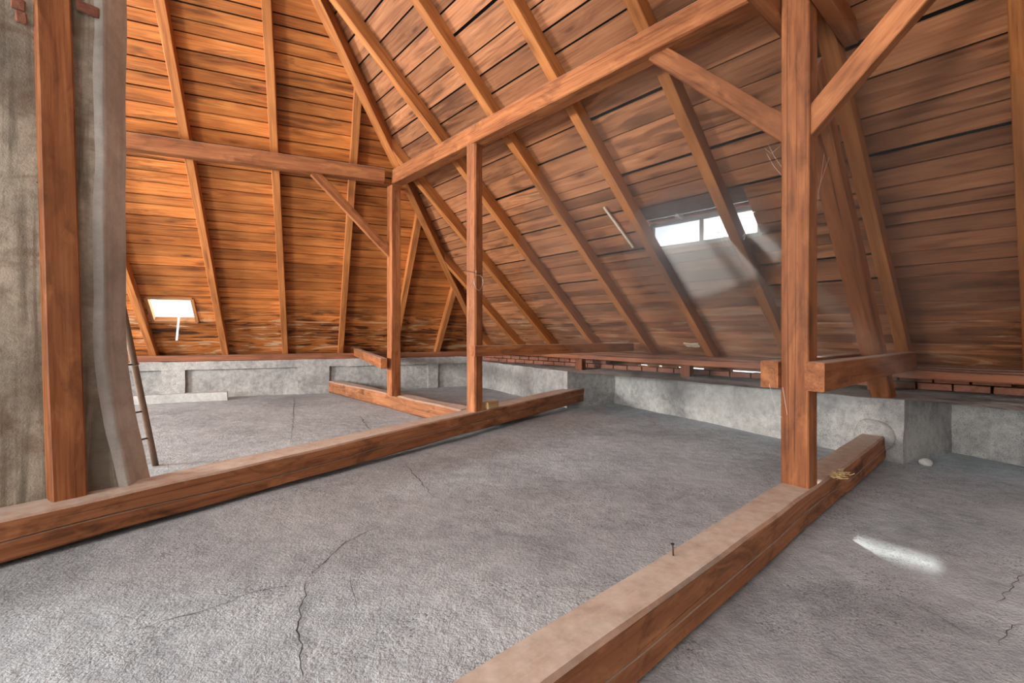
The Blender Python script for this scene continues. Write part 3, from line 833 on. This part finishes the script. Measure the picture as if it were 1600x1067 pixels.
def on_slope(u, v, n):
    d = V(((u - 800.) / 725., 1., -(v - 525.) / 725.)); c = V((0, 0, CAMH))
    return c + d * ((O_R + N_R * n - c).dot(N_R) / d.dot(N_R))
def shard(name, p, xd, up, lx, ly, lz, mat, label, cat, seed):
    bm = box_bm((0, 0, 0), lx, ly, lz); slice_bm(bm, (lx / 5, ly / 2.5, lz)); rough_bm(bm, min(ly, lz) * .5, 9.0 / max(lx, .1) * .3, seed)
    return tag(link(name, bm, mat, None, frame_from(p, V(xd), V(up))), label, cat)
shard('torn_board_scrap', on_slope(1312, 421, NB - .012), UP_R, N_R, .19, .07, .03, 'plate', 'torn scrap of board nailed to the sheathing beside the slanting strut', 'board scrap', 3)
shard('splintered_wood', on_slope(1082, 538, NB - .03), AX, N_R, .22, .07, .04, 'pale', 'pale splintered wood lying at the foot of the rafter below the dormer window', 'splintered wood', 8)
shard('dormer_packing_block', wpt_d(3.42, WZ + .035, -.14), BH, Z, .12, .05, .03, 'pale', 'small pale packing block under the dormer ceiling above the panes', 'block', 5)

# cobwebs
def web(paths, label, r=.0012):
    bm = bmesh.new()
    for P in paths:
        t = tube_bm(P, r, 4); me = bpy.data.meshes.new('t'); t.to_mesh(me); t.free(); bm.from_mesh(me); bpy.data.meshes.remove(me)
    return tag(link('cobweb', bm, 'web'), label, 'cobweb', 'cobwebs')
def pd_(u, v, y): return at_depth(u, v, y)
web([[pd_(1202, 600, 2.72), pd_(1208, 625, 2.74), pd_(1215, 648, 2.78), pd_(1222, 652, 2.80)], [pd_(1208, 625, 2.74), pd_(1214, 636, 2.77), pd_(1221, 632, 2.80)], [pd_(1223, 605, 2.80), pd_(1227, 630, 2.78), pd_(1230, 648, 2.79)]], 'cobweb strands hanging from the low tie end of the sturdy post', .0009)
web([[pd_(1222, 225, 2.84), pd_(1205, 240, 3.0), pd_(1195, 232, 3.2)], [pd_(1222, 262, 2.84), pd_(1210, 245, 2.95), pd_(1200, 225, 3.1)], [pd_(1222, 275, 2.84), pd_(1208, 258, 3.0), pd_(1198, 240, 3.1)]], 'fine cobweb below the brace on the dormer side of the sturdy post', .0007)
web([[pd_(1275, 320, 2.88), pd_(1279, 295, 2.95), pd_(1290, 262, 3.05), pd_(1310, 205, 3.25)], [pd_(1275, 335, 2.88), pd_(1281, 290, 2.98), pd_(1288, 240, 3.0)]], 'long cobweb strand between the sturdy post and the slanting strut', .0007)
yw = 4.75
web([[pd_(1105, 372, yw), pd_(1122, 362, yw - .1), pd_(1135, 375, yw - .15), pd_(1142, 388, yw - .2)], [pd_(1122, 362, yw - .1), pd_(1130, 380, yw - .1), pd_(1138, 384, yw)], [pd_(1128, 368.5, yw - .12), pd_(1140, 372, yw - .15)]], 'tangled dusty cobweb below the dormer panes, on the corner side of the crossing rafter', .002)
web([[pd_(1160, 370, 4.45), pd_(1166, 362, 4.4), pd_(1178, 356, 4.4)], [pd_(1162, 375, 4.45), pd_(1166, 362, 4.4), pd_(1175, 368, 4.4)]], 'small dusty cobweb below the dormer panes, on the post side of the crossing rafter', .002)

# ================================================================== DUSTY AIR
hz = bpy.data.materials.new('dusty_air'); hz.use_nodes = True
hn = hz.node_tree
for n in list(hn.nodes): hn.nodes.remove(n)
ho = hn.nodes.new('ShaderNodeOutputMaterial'); hv = hn.nodes.new('ShaderNodeVolumeScatter')
hv.inputs['Color'].default_value = (1, .97, .94, 1); hv.inputs['Density'].default_value = .16; hv.inputs['Anisotropy'].default_value = .6
hn.links.new(hv.outputs[0], ho.inputs['Volume'])
M['haze'] = hz
def haze_ball(name, c, r, mat, parent=None):
    bm = bmesh.new(); bmesh.ops.create_icosphere(bm, subdivisions=4, radius=1); bmesh.ops.scale(bm, vec=r, verts=bm.verts)
    return link(name, bm, mat, parent, Matrix.Translation(V(c)), True)
hz2 = hz.copy(); hz2.name = 'window_glow_air'; M['haze2'] = hz2
for n in hz2.node_tree.nodes:
    if n.type == 'VOLUME_SCATTER': n.inputs['Density'].default_value = .55
haze = haze_ball('dusty_haze', (1.95, 3.95, 1.9), (1.9, 1.8, 1.45), 'haze')
tag(haze, 'thin sunlit dust haze in the air below the dormer window', 'haze', kind='stuff')
haze_ball('window_glow_haze', (1.95, 4.75, 2.05), (.8, .75, .62), 'haze2', haze)  # denser ball added to make the air glow round the panes
